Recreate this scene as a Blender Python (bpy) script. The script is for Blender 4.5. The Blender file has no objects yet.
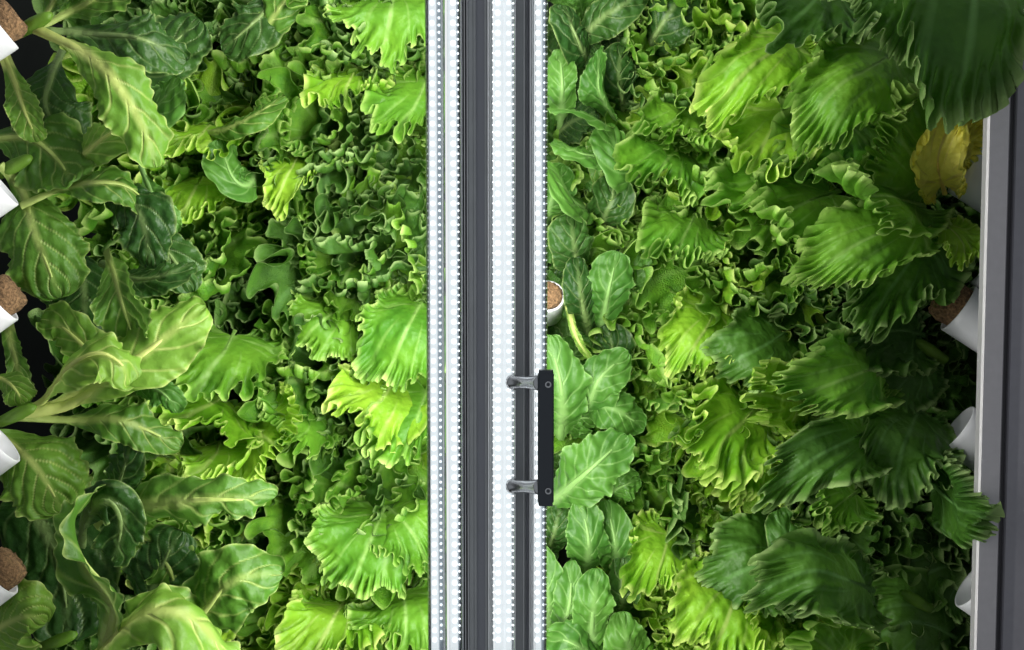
import bpy, math, random
import numpy as np
from mathutils import Vector, Matrix
C = bpy.context.scene.collection
PI = math.pi
# ------------------------------------------------------------------ camera
CAM = Vector((0, -1.3, 1.4)); PITCH = math.radians(-3.2); F = 1024.0
cam_d = bpy.data.cameras.new('camera'); cam = bpy.data.objects.new('camera', cam_d); C.objects.link(cam)
cam.location = CAM; cam.rotation_euler = (PI/2 + PITCH, 0, 0)
cam_d.sensor_width = 36; cam_d.lens = 36*F/1024
bpy.context.scene.camera = cam
cp, sp = math.cos(PITCH), math.sin(PITCH)
def at(px, py, y):
    """world point seen at pixel px,py and standing at world depth y"""
    a = (px-512)/F; b = (325-py)/F
    d = Vector((a, cp - b*sp, sp + b*cp))
    return CAM + d*((y-CAM.y)/d.y)
def pxm(y): return (y-CAM.y)/F      # metres per pixel at depth y

# ------------------------------------------------------------------ helpers
def put(name, me, mat, parent=None, smooth=True):
    o = bpy.data.objects.new(name, me); C.objects.link(o)
    if mat is not None and not me.materials: me.materials.append(mat)
    if smooth: me.polygons.foreach_set('use_smooth', [True]*len(me.polygons))
    if parent is not None: o.parent = parent
    return o
def tag(o, label, cat, group=None):
    o['label'] = label; o['category'] = cat
    if group: o['group'] = group
    return o
def empty(name, loc, label=None, cat=None, group=None):
    o = bpy.data.objects.new(name, None); C.objects.link(o); o.location = loc; o.empty_display_size = .02
    if label: tag(o, label, cat, group)
    return o
class MB:
    def __init__(s): s.v = []; s.f = []
    def prism(s, prof, z0, z1):
        """closed xy outline (ccw) pulled from z0 to z1"""
        n = len(prof); b = len(s.v)
        s.v += [(x, y, z0) for x, y in prof] + [(x, y, z1) for x, y in prof]
        s.f += [(b+i, b+(i+1) % n, b+n+(i+1) % n, b+n+i) for i in range(n)]
        s.f += [tuple(b+i for i in reversed(range(n))), tuple(b+n+i for i in range(n))]
        return s
    def box(s, x0, x1, y0, y1, z0, z1, c=0.0):
        if c:
            return s.prism([(x0+c, y0), (x1-c, y0), (x1, y0+c), (x1, y1-c), (x1-c, y1), (x0+c, y1), (x0, y1-c), (x0, y0+c)], z0, z1)
        return s.prism([(x0, y0), (x1, y0), (x1, y1), (x0, y1)], z0, z1)
    def rings(s, origin, axis, prof, n=32, closed=False):
        """surface of revolution: prof = [(distance along axis, radius)]"""
        ax = Vector(axis).normalized(); u = ax.orthogonal().normalized(); w = ax.cross(u)
        b = len(s.v); o = Vector(origin)
        for d, r in prof:
            for k in range(n):
                a = 2*PI*k/n
                s.v.append(tuple(o+ax*d+u*(r*math.cos(a))+w*(r*math.sin(a))))
        m = len(prof)
        for i in range(m-1):
            for k in range(n):
                s.f.append((b+i*n+k, b+i*n+(k+1) % n, b+(i+1)*n+(k+1) % n, b+(i+1)*n+k))
        if closed:
            for k in range(n):
                s.f.append((b+(m-1)*n+k, b+(m-1)*n+(k+1) % n, b+(k+1) % n, b+k))
        else:
            s.f.append(tuple(b+k for k in reversed(range(n)))); s.f.append(tuple(b+(m-1)*n+k for k in range(n)))
        return s
    def mesh(s, name):
        me = bpy.data.meshes.new(name); me.from_pydata([tuple(v) for v in s.v], [], s.f); me.update(); return me
    def build(s, name, mat, parent=None, smooth=False):
        return put(name, s.mesh(name), mat, parent, smooth)

# ------------------------------------------------------------------ materials
def nodes(name):
    m = bpy.data.materials.new(name); m.use_nodes = True
    nt = m.node_tree; nt.nodes.clear(); return m, nt, nt.nodes, nt.links
def simple(name, col, rough=.5, metal=0, emit=None, noise=0.0, nscale=40, spec=.5, bump=0):
    m, nt, N, K = nodes(name)
    out = N.new('ShaderNodeOutputMaterial'); p = N.new('ShaderNodeBsdfPrincipled')
    K.new(p.outputs[0], out.inputs[0])
    p.inputs['Base Color'].default_value = (*col, 1); p.inputs['Roughness'].default_value = rough
    p.inputs['Metallic'].default_value = metal; p.inputs['Specular IOR Level'].default_value = spec
    if emit:
        p.inputs['Emission Color'].default_value = (*emit[0], 1); p.inputs['Emission Strength'].default_value = emit[1]
    if noise or bump:
        tc = N.new('ShaderNodeTexCoord'); nz = N.new('ShaderNodeTexNoise'); nz.inputs['Scale'].default_value = nscale
        nz.inputs['Detail'].default_value = 6
        K.new(tc.outputs['Object'], nz.inputs['Vector'])
        if noise:
            mx = N.new('ShaderNodeMixRGB'); mx.blend_type = 'MULTIPLY'; mx.inputs[0].default_value = 1
            r = N.new('ShaderNodeMapRange'); r.inputs[1].default_value = .3; r.inputs[2].default_value = .7
            r.inputs[3].default_value = 1-noise; r.inputs[4].default_value = 1+noise
            K.new(nz.outputs[0], r.inputs[0]); mx.inputs[1].default_value = (*col, 1)
            K.new(r.outputs[0], mx.inputs[2]); K.new(mx.outputs[0], p.inputs['Base Color'])
        if bump:
            b = N.new('ShaderNodeBump'); b.inputs['Strength'].default_value = bump; b.inputs['Distance'].default_value = .004
            K.new(nz.outputs[0], b.inputs['Height']); K.new(b.outputs[0], p.inputs['Normal'])
    return m
def leafmat(name, blade, blade2, rib, edge, trans=.35, rough=.42, bump=.5, nsc=45, spec=.35):
    """blade / pale rib / pale frilled rim from the mesh's own 'leaf' attribute (r rib, g rim, b vein)"""
    m, nt, N, K = nodes(name)
    out = N.new('ShaderNodeOutputMaterial'); p = N.new('ShaderNodeBsdfPrincipled'); t = N.new('ShaderNodeBsdfTranslucent')
    mix = N.new('ShaderNodeMixShader'); mix.inputs[0].default_value = trans
    at_ = N.new('ShaderNodeAttribute'); at_.attribute_name = 'leaf'; sep = N.new('ShaderNodeSeparateColor')
    K.new(at_.outputs['Color'], sep.inputs[0])
    tc = N.new('ShaderNodeTexCoord'); nz = N.new('ShaderNodeTexNoise'); nz.inputs['Scale'].default_value = 14; nz.inputs['Detail'].default_value = 4
    K.new(tc.outputs['Object'], nz.inputs['Vector'])
    info = N.new('ShaderNodeObjectInfo')
    mr = N.new('ShaderNodeMapRange'); mr.inputs[1].default_value = .35; mr.inputs[2].default_value = .65
    K.new(nz.outputs[0], mr.inputs[0])
    add = N.new('ShaderNodeMath'); add.operation = 'MULTIPLY_ADD'; add.inputs[1].default_value = .5
    K.new(mr.outputs[0], add.inputs[0])
    h = N.new('ShaderNodeMath'); h.operation = 'MULTIPLY'; h.inputs[1].default_value = .5; K.new(info.outputs['Random'], h.inputs[0])
    K.new(h.outputs[0], add.inputs[2])
    def mixc(fac, a, b):
        x = N.new('ShaderNodeMixRGB')
        K.new(fac, x.inputs[0])
        for i, v in ((1, a), (2, b)):
            if isinstance(v, tuple): x.inputs[i].default_value = (*v, 1)
            else: K.new(v, x.inputs[i])
        return x.outputs[0]
    c = mixc(add.outputs[0], blade, blade2)
    vf = N.new('ShaderNodeMath'); vf.operation = 'MULTIPLY'; vf.inputs[1].default_value = .75; K.new(sep.outputs[2], vf.inputs[0])
    c = mixc(vf.outputs[0], c, rib)
    ef = N.new('ShaderNodeMath'); ef.operation = 'MULTIPLY'; ef.inputs[1].default_value = .85; K.new(sep.outputs[1], ef.inputs[0])
    c = mixc(ef.outputs[0], c, edge)
    c = mixc(sep.outputs[0], c, rib)
    K.new(c, p.inputs['Base Color']); p.inputs['Roughness'].default_value = rough; p.inputs['Specular IOR Level'].default_value = spec
    g = N.new('ShaderNodeGamma'); g.inputs[1].default_value = .85; K.new(c, g.inputs[0]); K.new(g.outputs[0], t.inputs[0])
    vo = N.new('ShaderNodeTexVoronoi'); vo.inputs['Scale'].default_value = nsc*2.2; vo.feature = 'SMOOTH_F1'
    K.new(tc.outputs['Object'], vo.inputs['Vector'])
    n2 = N.new('ShaderNodeTexNoise'); n2.inputs['Scale'].default_value = nsc*2; n2.inputs['Detail'].default_value = 5
    K.new(tc.outputs['Object'], n2.inputs['Vector'])
    ad = N.new('ShaderNodeMath'); ad.operation = 'SUBTRACT'; K.new(n2.outputs[0], ad.inputs[0]); K.new(vo.outputs[0], ad.inputs[1])
    ad2 = N.new('ShaderNodeMath'); ad2.operation = 'MULTIPLY_ADD'; ad2.inputs[1].default_value = -.5
    K.new(sep.outputs[2], ad2.inputs[0]); K.new(ad.outputs[0], ad2.inputs[2])
    b = N.new('ShaderNodeBump'); b.inputs['Strength'].default_value = bump; b.inputs['Distance'].default_value = .004
    K.new(ad2.outputs[0], b.inputs['Height']); K.new(b.outputs[0], p.inputs['Normal']); K.new(b.outputs[0], t.inputs['Normal'])
    K.new(p.outputs[0], mix.inputs[1]); K.new(t.outputs[0], mix.inputs[2]); K.new(mix.outputs[0], out.inputs[0])
    return m
LM = {
 'frill':  leafmat('frilly_leaf_green', (.07,.24,.018), (.21,.45,.034), (.30,.52,.12), (.60,.80,.24)),
 'lime':   leafmat('frilly_leaf_lime', (.16,.40,.018), (.34,.58,.04), (.48,.64,.16), (.74,.86,.26)),
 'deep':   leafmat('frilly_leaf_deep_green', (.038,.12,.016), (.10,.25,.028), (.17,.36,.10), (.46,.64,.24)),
 'cos':    leafmat('romaine_leaf_green', (.06,.17,.018), (.12,.27,.03), (.50,.62,.18), (.44,.56,.17), bump=.8, nsc=30),
 'cosd':   leafmat('romaine_leaf_dark', (.022,.075,.014), (.05,.13,.022), (.26,.38,.13), (.34,.46,.15), bump=1.0, nsc=34, rough=.33),
 'cosl':   leafmat('romaine_leaf_light', (.13,.30,.03), (.22,.40,.05), (.68,.76,.24), (.62,.72,.24), bump=.7, nsc=28),
 'mid':    leafmat('butterhead_leaf_green', (.05,.165,.022), (.12,.29,.042), (.30,.52,.16), (.30,.52,.15), bump=.4, nsc=30, rough=.38),
 'yellow': leafmat('wilted_leaf_yellow', (.95,.86,.10), (.98,.92,.20), (.8,.66,.2), (.45,.50,.08), bump=.8, nsc=40, trans=.5),
}
M_white = simple('white_port_plastic', (.72,.72,.76), .38, noise=.03)
M_tower = simple('white_tower_plastic', (.62,.63,.66), .45, noise=.04)
M_plug = simple('rockwool_brown', (.20,.115,.055), .95, noise=.6, nscale=260, bump=1.0)
M_shadecup = simple('shade_dark_tower_cup', (.02,.022,.02), .6)  # dark instead of white: shade of the leaf gaps put into the colour
M_back = simple('shade_dark_back_panel', (.012,.016,.013), .8, noise=.3, nscale=9)  # near black, so the shade behind the heads is in its colour
M_alu = simple('brushed_aluminium', (.95,.96,.97), .45, metal=.0, noise=.06, nscale=60)
M_alud = simple('grey_anodised_channel', (.56,.58,.59), .45, metal=.0, noise=.05)
M_alub = simple('dark_channel_recess', (.46,.47,.52), .5, metal=.0)
M_frame = simple('grey_painted_frame', (.47,.455,.48), .42, metal=.3, noise=.04, nscale=90)
M_framed = simple('grey_frame_groove', (.06,.058,.065), .6)
M_framer = simple('grey_painted_panel', (.32,.31,.345), .5, metal=.2, noise=.04, nscale=90)
M_char = simple('charcoal_handle', (.055,.065,.078), .45, metal=.1)
M_chrome = simple('chrome', (.62,.63,.65), .25, metal=.9)
M_led = simple('led_chip_lit', (.9,.9,.9), .4, emit=((.95,.98,1), 1.25))
M_led.cycles.emission_sampling = 'NONE'
M_board = simple('led_board_lit_cover', (.25,.26,.28), .4, emit=((.97,.98,.98), .84))
M_board2 = simple('led_board_grey', (.5,.54,.58), .35)
def clear_mat():
    m, nt, N, K = nodes('clear_tube_cover')
    out = N.new('ShaderNodeOutputMaterial'); tr = N.new('ShaderNodeBsdfTransparent'); gl = N.new('ShaderNodeBsdfGlossy')
    tr.inputs[0].default_value = (.93,.96,.97,1); gl.inputs['Roughness'].default_value = .15
    mx = N.new('ShaderNodeMixShader'); fr = N.new('ShaderNodeFresnel'); fr.inputs[0].default_value = 1.35
    K.new(fr.outputs[0], mx.inputs[0]); K.new(tr.outputs[0], mx.inputs[1]); K.new(gl.outputs[0], mx.inputs[2]); K.new(mx.outputs[0], out.inputs[0])
    return m
M_clear = clear_mat()

# ------------------------------------------------------------------ leaves
def wob(rng, x, n, f0, f1):
    s = np.zeros_like(x)
    for k in range(n):
        s += np.sin(x*rng.uniform(f0, f1)+rng.uniform(0, 6.28))
    return s/math.sqrt(n)
def wob2(rng, x, y, n, f0, f1):
    s = np.zeros_like(x)
    for k in range(n):
        a = rng.uniform(0, 6.28); f = rng.uniform(f0, f1)
        s += np.sin((x*math.cos(a)+y*math.sin(a))*f+rng.uniform(0, 6.28))
    return s/math.sqrt(n)
def sstep(a, b, x):
    t = np.clip((x-a)/(b-a), 0, 1); return t*t*(3-2*t)
def flat_frilly(rng, W=.9, ruff=1.0, waves=6, onset=.52, nT=520, nR=34):
    """fan-shaped blade whose rim is much longer than its middle: the rim band curls up and folds into loops"""
    th = np.linspace(-2.3, 2.3, nT)[:, None]; rho = (np.linspace(0, 1, nR)**.60)[None, :]
    c = np.clip(np.cos(th*.60), 0, 1)
    R = .84*(.20+.80*c**.9)*(1+.10*wob(rng, th, 2, 2, 5)+.05*wob(rng, th, 2, 8, 14))
    k = 2*PI*waves/4.6
    ph = k*th+.9*wob(rng, th, 2, 2, 5)
    am = np.clip(1+.4*wob(rng, th, 2, 3, 8), .3, 1.8)
    k2 = k*rng.uniform(2.9, 3.5); ph2 = k2*th+1.1*wob(rng, th, 2, 6, 12)
    am2 = np.clip(1+.45*wob(rng, th, 2, 5, 12), .25, 2.)
    k3 = k2*2.4; ph3 = k3*th+1.2*wob(rng, th, 2, 10, 20)
    A = np.clip(1.15+.45*wob(rng, th, 2, 2, 6), .1, 1.8)*min(1, .6+.4*ruff)
    al = A*sstep(onset+.03, 1.0, rho); dr = np.diff(rho, axis=1, prepend=0)
    r_ = np.cumsum(np.cos(al)*dr, axis=1); zc_ = np.cumsum(np.sin(al)*dr*.62, axis=1)
    e1 = sstep(.30, 1.0, rho)*(1-.3*rho); e2 = sstep(onset, 1.0, rho); e3 = sstep(.80, 1.0, rho)
    inv = 1.0/(.40+c)
    am2 = am2*np.clip(1+.3*wob(rng, th, 2, 12, 24), .3, 1.7); d = ruff*(.050*(6/waves)**.7*e2*np.sin(ph2)*am2+.010*e3*np.sin(ph3)*am)*(.5+.5*c)
    thx = th - ruff*inv*(.034*e2*np.sin(2*ph2)*am2*(6/waves)+.008*e3*np.sin(2*ph3))
    rr = R*r_-d*np.sin(al)*1.0
    x = rr*np.sin(thx)*W*1.16; y = .16+rr*np.cos(thx)
    z = R*zc_+d*np.cos(al)+ruff*.050*(6/waves)**2*e1*np.sin(ph)*am*(.3+.7*c)
    z = z + .026*wob2(rng, x, y, 3, 8, 16)*rho + .011*wob2(rng, x, y, 4, 22, 40)*rho + .004*wob2(rng, x, y, 4, 50, 90)*rho
    vein = np.clip(np.cos(th*5.5+1.4*rho*np.sin(th*4))-.86, 0, 1)*7*(1-rho**3)*sstep(.03, .2, rho)
    vein = np.maximum(vein, np.clip(np.cos(th*13+3.0*(rho-.3)*np.sin(th*5.5)+.4*wob(rng, th, 2, 3, 7))-.90, 0, 1)*7*sstep(.30, .5, rho)*(1-rho**3))
    z = z-.003*vein
    rib = np.exp(-(th*rho*R/.022)**2)*(1-rho)**.7*.9
    edge = (sstep(.88, 1.0, rho)*np.ones_like(th))*np.clip(.7+.4*wob(rng, th, 2, 6, 20), 0, 1)
    return x, y, z, rib, edge, vein
def flat_cos(rng, W=.45, ruff=1.0, nU=150, nV=45, pet=.10, tip=.62, pl=.22):
    u = np.linspace(0, 1, nU)[:, None]; v = np.linspace(-1, 1, nV)[None, :]
    top = np.sqrt(np.clip(1-np.clip((u-tip)/(1-tip), 0, 1)**2.3, 0, 1))
    rise = sstep(pl*.5, tip, u)
    w = .5*W*(pet+(1-pet)*rise)*top*(1+.06*wob(rng, u, 2, 6, 14)*rise)
    w = np.maximum(w, .002)
    av = np.abs(v)
    ed = 1+(.050*wob(rng, u+.3*np.sign(v), 3, 25, 70)+.05*wob(rng, u-.5*np.sign(v), 2, 12, 22))*ruff*av**6*rise
    x = w*v*ed; y = u*1.0+.04*av**2*top*rise
    n = rng.uniform(6.5, 8.5)
    phs = 2*PI*(u*n-av*W*4.2*(.5+.7*u))+np.sign(v)*rng.uniform(.6, 1.6)+.55*wob2(rng, u*1.0+v*0, v+u*0, 3, 4, 9)
    vein = np.clip(np.cos(phs)-.86, 0, 1)*7*sstep(.02, .10, av)*(1-.8*av)*rise
    puck = .5+.5*wob2(rng, u+0*v, v+0*u, 3, 6, 14)
    bub = -.0075*np.cos(phs)*sstep(.05, .30, av)*rise*(W/.45)*puck
    z = bub+ruff*(.030*av**3*np.sin(2*PI*(u*rng.uniform(2.5, 4))+np.sign(v)*2+wob(rng, u, 2, 5, 12)) +
                  .011*av**7*np.sin(2*PI*u*rng.uniform(13, 18)+np.sign(v)+wob(rng, u, 2, 8, 20)))*rise
    z = z+.013*wob2(rng, x, y, 3, 7, 14)*rise+.0060*wob2(rng, x, y, 6, 30, 90)*rise*sstep(.05, .3, av)
    rib = np.clip(1.3-av*w/(.016+.024*(1-u)), 0, 1)*(1-u**2.5)
    rib = np.where(u < pl, np.maximum(rib, 1-sstep(pl*.6, pl, u)), rib)
    edge = sstep(.93, 1., av)*rise*.9*np.ones_like(u)
    return x, y, z, rib, edge, vein*np.ones_like(x)
def smooth_pts(P, n=64):
    P = [Vector(p) for p in P]
    if len(P) == 2: P = [P[0], (P[0]+P[1])/2, P[1]]
    Q = [P[0]*2-P[1]]+P+[P[-1]*2-P[-2]]
    out = []
    for i in range(1, len(Q)-2):
        for k in range(14):
            t = k/14
            a, b, c, d = Q[i-1], Q[i], Q[i+1], Q[i+2]
            out.append(.5*((2*b)+(c-a)*t+(2*a-5*b+4*c-d)*t*t+(3*b-a-3*c+d)*t**3))
    out.append(Q[-2])
    A = np.array([tuple(p) for p in out]); s = np.r_[0, np.cumsum(np.linalg.norm(np.diff(A, axis=0), axis=1))]
    t = np.linspace(0, s[-1], n)
    A = np.stack([np.interp(t, s, A[:, k]) for k in range(3)], 1)
    for _ in range(3): A[1:-1] = (A[:-2]+2*A[1:-1]+A[2:])/4
    return A, s[-1]
def leaf_mesh(name, flat, pts, face, cup=.6, twist=0.0, ribr=.02):
    """lay a flat leaf on the curved rib pts; its upper side looks towards face"""
    S, L = smooth_pts(pts); n = len(S)
    T = np.gradient(S, axis=0); T /= np.linalg.norm(T, axis=1)[:, None]
    f = np.array(face, float); N = np.zeros_like(S); m = n//2
    v = f-T[m]*f.dot(T[m])
    if np.linalg.norm(v) < .15: v = np.cross(T[m], (1, 0, .3))
    N[m] = v/np.linalg.norm(v)
    for rngi in (range(m+1, n), range(m-1, -1, -1)):
        for i in rngi:
            j = i-1 if i > m else i+1
            w = N[j]-T[i]*N[j].dot(T[i]); N[i] = w/np.linalg.norm(w)
    B = np.cross(T, N)
    x, y, z, rib, edge, vein = flat
    x = x*L; z = z*L
    g = np.clip(y, 0, 1)*(n-1)
    def samp(A): return np.stack([np.interp(g, np.arange(n), A[:, k]) for k in range(3)], -1)
    s, t, nn, b = samp(S), samp(T), samp(N), samp(B)
    over = (y-np.clip(y, 0, 1))*L
    s = s+t*over[..., None]
    tw = twist*(np.clip(y, 0, 1)-.5)
    bb = b*np.cos(tw)[..., None]+nn*np.sin(tw)[..., None]; nn = nn*np.cos(tw)[..., None]-b*np.sin(tw)[..., None]
    hw = np.abs(x).max()+1e-6
    k = cup/hw                                   # curvature: total angle 'cup' at the rim
    a = x*k if abs(cup) > 1e-3 else x*1e-3
    kk = k if abs(cup) > 1e-3 else 1e-3
    sx = np.sin(a)/kk; sz = (1-np.cos(a))/kk
    P = s+bb*(sx-z*np.sin(a))[..., None]+nn*(sz+z*np.cos(a))[..., None]
    nu, nv = x.shape
    V = P.reshape(-1, 3); col = np.stack([rib, edge, vein, np.ones_like(rib)], -1).reshape(-1, 4)
    i = np.arange(nu-1)[:, None]*nv+np.arange(nv-1)[None, :]
    Fc = np.stack([i, i+1, i+nv+1, i+nv], -1).reshape(-1, 4)
    # fleshy midrib, a tapering flattened rod running up the underside
    R = 10; nk = 8; base = len(V); us = np.linspace(0, .86 if ribr > .015 else .42, 28); rv = []
    for uu in us:
        gi = uu*(n-1); j = int(gi); fr = gi-j; j2 = min(j+1, n-1)
        c0 = S[j]*(1-fr)+S[j2]*fr; nj = N[j]; bj = B[j]
        r = L*ribr*(1-uu/(.9 if ribr > .015 else .45))**.8+.0005
        for q in range(nk):
            an = 2*PI*q/nk
            rv.append(c0+bj*(r*1.35*math.cos(an))+nj*(r*.75*math.sin(an)-r*.45))
    V = np.vstack([V, np.array(rv)]); cr = np.tile(np.array([[1, 0, 0, 1.]]), (len(rv), 1)); col = np.vstack([col, cr])
    i = np.arange(len(us)-1)[:, None]*nk+np.arange(nk)[None, :]; i2 = np.arange(len(us)-1)[:, None]*nk+(np.arange(nk)[None, :]+1) % nk
    F2 = np.stack([i, i2, i2+nk, i+nk], -1).reshape(-1, 4)+base
    Fc = np.vstack([Fc, F2])
    me = bpy.data.meshes.new(name)
    me.vertices.add(len(V)); me.vertices.foreach_set('co', V.astype(np.float32).ravel())
    me.loops.add(Fc.size); me.loops.foreach_set('vertex_index', Fc.astype(np.int32).ravel())
    me.polygons.add(len(Fc)); me.polygons.foreach_set('loop_start', (np.arange(len(Fc))*4).astype(np.int32))
    me.polygons.foreach_set('use_smooth', np.ones(len(Fc), bool))
    at_ = me.color_attributes.new('leaf', 'FLOAT_COLOR', 'POINT'); at_.data.foreach_set('color', col.astype(np.float32).ravel())
    me.update(); me.validate()
    return me
KIND = {'f': flat_frilly, 'c': flat_cos}
seedn = [100]
def leaf(plant, kind, mat, pts, w, face=(0, -1, .25), cup=.6, ruff=1.0, twist=0, seed=None, label=None, **kw):
    """one leaf of a plant; pts are (pixel x, pixel y, depth) points along its rib, w its width in pixels"""
    seedn[0] += 1; rng = random.Random(seed if seed is not None else seedn[0])
    if kind == 'f' and ruff == 1.0 and mat != 'yellow': pts = pts[:-2]+[(pts[-2][0], pts[-2][1], pts[-2][2]-.01), (pts[-1][0], pts[-1][1], pts[-2][2]-.035)]
    P = [at(*p) for p in pts]
    L = sum((P[i+1]-P[i]).length for i in range(len(P)-1))
    if kind == 'f': kw.setdefault('onset', .52 if ruff == 1.0 else .70); kw['waves'] = kw.get('waves', 7)+(1 if ruff == 1.0 else 3); ruff = 1.3 if ruff == 1.0 else ruff*1.4
    if kind == 'f': w = w*.88
    W = w*pxm(pts[len(pts)//2][2])/L
    fl = KIND[kind](rng, W=W, ruff=ruff, **kw)
    org = plant.location
    me = leaf_mesh('leaf', fl, [p-org for p in P], face, cup, twist, ribr=.020 if kind == 'c' else .012)
    o = put('leaf', me, LM[mat], plant, False)
    if label: o['label'] = label
    return o
# shared leaf shapes for the heads farther back
rnd = random.Random(7)
def variants(kind, n, W, ruff, bend, cup, **kw):
    out = []
    for i in range(n):
        rng = random.Random(500+i+hash_(kind)); b = bend*rng.uniform(.5, 1.4)
        pts = [Vector((0, 0, 0)), Vector((.02*rng.uniform(-1, 1), .33, .02)), Vector((.05*rng.uniform(-1, 1), .70, -.10*b)), Vector((.08*rng.uniform(-1, 1), .95, -.34*b))]
        fl = KIND[kind](rng, W=W*rng.uniform(.85, 1.15), ruff=ruff*rng.uniform(.85, 1.2), **kw)
        out.append(leaf_mesh('leaf', fl, pts, (0, 0, 1), cup*rng.uniform(.4, 1.3), rng.uniform(-.6, .6), ribr=.018 if kind == 'c' else .012))
    return out
def hash_(k): return {'f': 0, 'c': 40}[k]
VF = variants('f', 16, 1.05, 1.35, .15, .9)
VC = variants('c', 8, .55, .9, 1.0, .5, tip=.6)
matmesh = {}
def with_mat(me, mat):
    k = (me.name, mat)
    if k not in matmesh:
        c = me.copy(); c.materials.clear(); c.materials.append(LM[mat]); matmesh[k] = c
    return matmesh[k]

# ------------------------------------------------------------------ setting
z_lo, z_hi = .55, 2.25
def struct(o): o['kind'] = 'structure'; return o
struct(MB().box(-1.6, 1.6, .78, .84, z_lo-.1, z_hi+.1).build('wall_back', M_back))
struct(MB().box(-1.66, -1.60, -.6, .84, z_lo-.1, z_hi+.1).build('wall_left', M_back))
struct(MB().box(1.60, 1.66, -.6, .84, z_lo-.1, z_hi+.1).build('wall_right', M_back))
struct(MB().box(-1.66, 1.66, -.6, .84, z_lo-.16, z_lo-.1).build('floor', M_back))

# ------------------------------------------------------------------ towers with slanted ports
def tower(cx, cy, label, w=.075, mat=M_tower):
    r = empty('growing_tower', (cx, cy, z_lo-.1), label, 'growing tower')
    MB().box(-w/2, w/2, -w/2, w/2, 0, z_hi-z_lo+.2, .008).build('tower_body', mat, r)
    return r
def port(r, mouth, axis, rad=.036, length=.13, plug=True, mat=None, plen=.03):
    """open slanted pipe: part of the tower; its fibre plug a sub-part"""
    ax = Vector(axis).normalized(); o = mouth-ax*length-r.location
    m = MB().rings(o, ax, [(0, rad*.96), (length*.94, rad), (length, rad), (length+.001, rad-.0012), (length, rad-.0035), (length-.05, rad-.005), (length-.051, .001), (.0, .001)], 40, closed=True)
    p = m.build('port', mat or M_white, r, True)
    return p
def plug_obj(mouth, axis, label, rad=.030, out=.022, group=None, s=1):
    ax = Vector(axis).normalized(); rng = random.Random(int(mouth.x*999+mouth.z*777))
    r = empty('growing_plug', mouth, label, 'growing plug', group)
    m = MB().rings((0, 0, 0), ax, [(-.045, rad*.9), (-.02, rad*.98), (0, rad), (out*.5, rad*1.0), (out*.9, rad*.93), (out, rad*.8), (out*1.02, rad*.4)], 36)
    m.v = [tuple(Vector(v)*(1)+Vector((rng.uniform(-1, 1), rng.uniform(-1, 1), rng.uniform(-1, 1)))*.0016) for v in m.v]
    m.build('fibre_block', M_plug, r, True)
    return r

# ------------------------------------------------------------------ heads at the back
cols = [(175, .55, 'column nearest the left romaines'), (265, .58, 'column midway between left romaines and lamps'), (352, .55, 'second column left of the lamps'),
        (418, .58, 'column touching the left edge of the lamps')]
def head(name, label, cat, group, base, axis, mats, nleaf, size, kindv, seed, spread=(8, 66), smat='frill', matw=None):
    r = empty(name, base, label, cat, group)
    ax = Vector(axis).normalized(); u = ax.orthogonal().normalized(); w = ax.cross(u); rng = random.Random(seed)
    MB().rings(-ax*.03, ax, [(0, .012), (.02, .013), (.045, .010), (.055, .004)], 14).build('stem', LM['cosl'], r, True)
    for i in range(nleaf):
        t = i/(nleaf-1); a = i*2.39996+rng.uniform(-.3, .3)
        tau = math.radians(spread[0]+(spread[1]-spread[0])*(1-t)**.8+rng.uniform(-8, 8))
        rad = u*math.cos(a)+w*math.sin(a)
        Y = ax*math.cos(tau)+rad*math.sin(tau); Z = ax*math.sin(tau)-rad*math.cos(tau)
        Y = (Y+Vector((0, 0, -.10))).normalized(); Z = (Z-Y*Z.dot(Y)).normalized(); X = Y.cross(Z)
        ro = rng.uniform(-.35, .35); X2 = X*math.cos(ro)+Z*math.sin(ro); Z2 = Z*math.cos(ro)-X*math.sin(ro)
        s = size*(1-.40*t)*rng.uniform(.85, 1.12)
        me = with_mat(rng.choice(kindv), rng.choice(mats))
        o = bpy.data.objects.new('leaf', me); C.objects.link(o); o.parent = r
        Mx = Matrix((X2, Y, Z2)).transposed().to_4x4()
        o.matrix_basis = Matrix.Translation(ax*(.012*t)) @ Mx @ Matrix.Diagonal((s, s, s, 1))
    return r
rownames = ['top', 'second', 'third', 'fourth', 'fifth', 'bottom']
rows = [30, 145, 260, 375, 490, 610]
BG = 'leafy heads on the back wall'
def side_axis(base, up=.25):
    d = Vector((0-base.x*.25, -1, up)); return d.normalized()
def rear(cx, y, rws, colname, kind='f', mats=('frill', 'frill', 'deep'), size=.20, nl=12, seed=0, name='leaf_lettuce', per=None, cupdark=True):
    body = tower(at(cx, 325, y+.20).x, y+.17, 'growing channel coloured dark as shade behind the '+colname, .05, M_shadecup)
    body['group'] = 'growing channels coloured dark as shade on the back wall'
    for j, py in enumerate(rws):
        ms = (per or {}).get(j, mats)
        b = at(cx+((-1)**j)*14, py, y)
        ax = side_axis(b)
        word = {'lime': 'lime green', 'deep': 'deep green', 'frill': 'bright green', 'mid': 'smooth mid green', 'cosd': 'dark green', 'cos': 'green'}[max(set(ms), key=ms.count)]
        sh = 'frilly lettuce' if kind == 'f' else 'broad-leaved lettuce'
        lab = '%s %s, %s down the %s' % (word, sh, {'top': 'first', 'bottom': 'last'}.get(rownames[j], rownames[j]), colname)
        port(body, b-ax*.005, ax, .028, .17, mat=M_shadecup)
        head(name, lab, 'lettuce', BG, b, ax, ms, nl, size*random.Random(seed+j).uniform(.92, 1.1), VF if kind == 'f' else VC, seed*31+j*7+3)
rear(165, 0.40, rows, cols[0][2], seed=1, per={1: ('lime', 'frill', 'frill'), 0: ('deep',), 4: ('frill', 'lime', 'frill'), 5: ('deep', 'frill', 'deep')})
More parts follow.
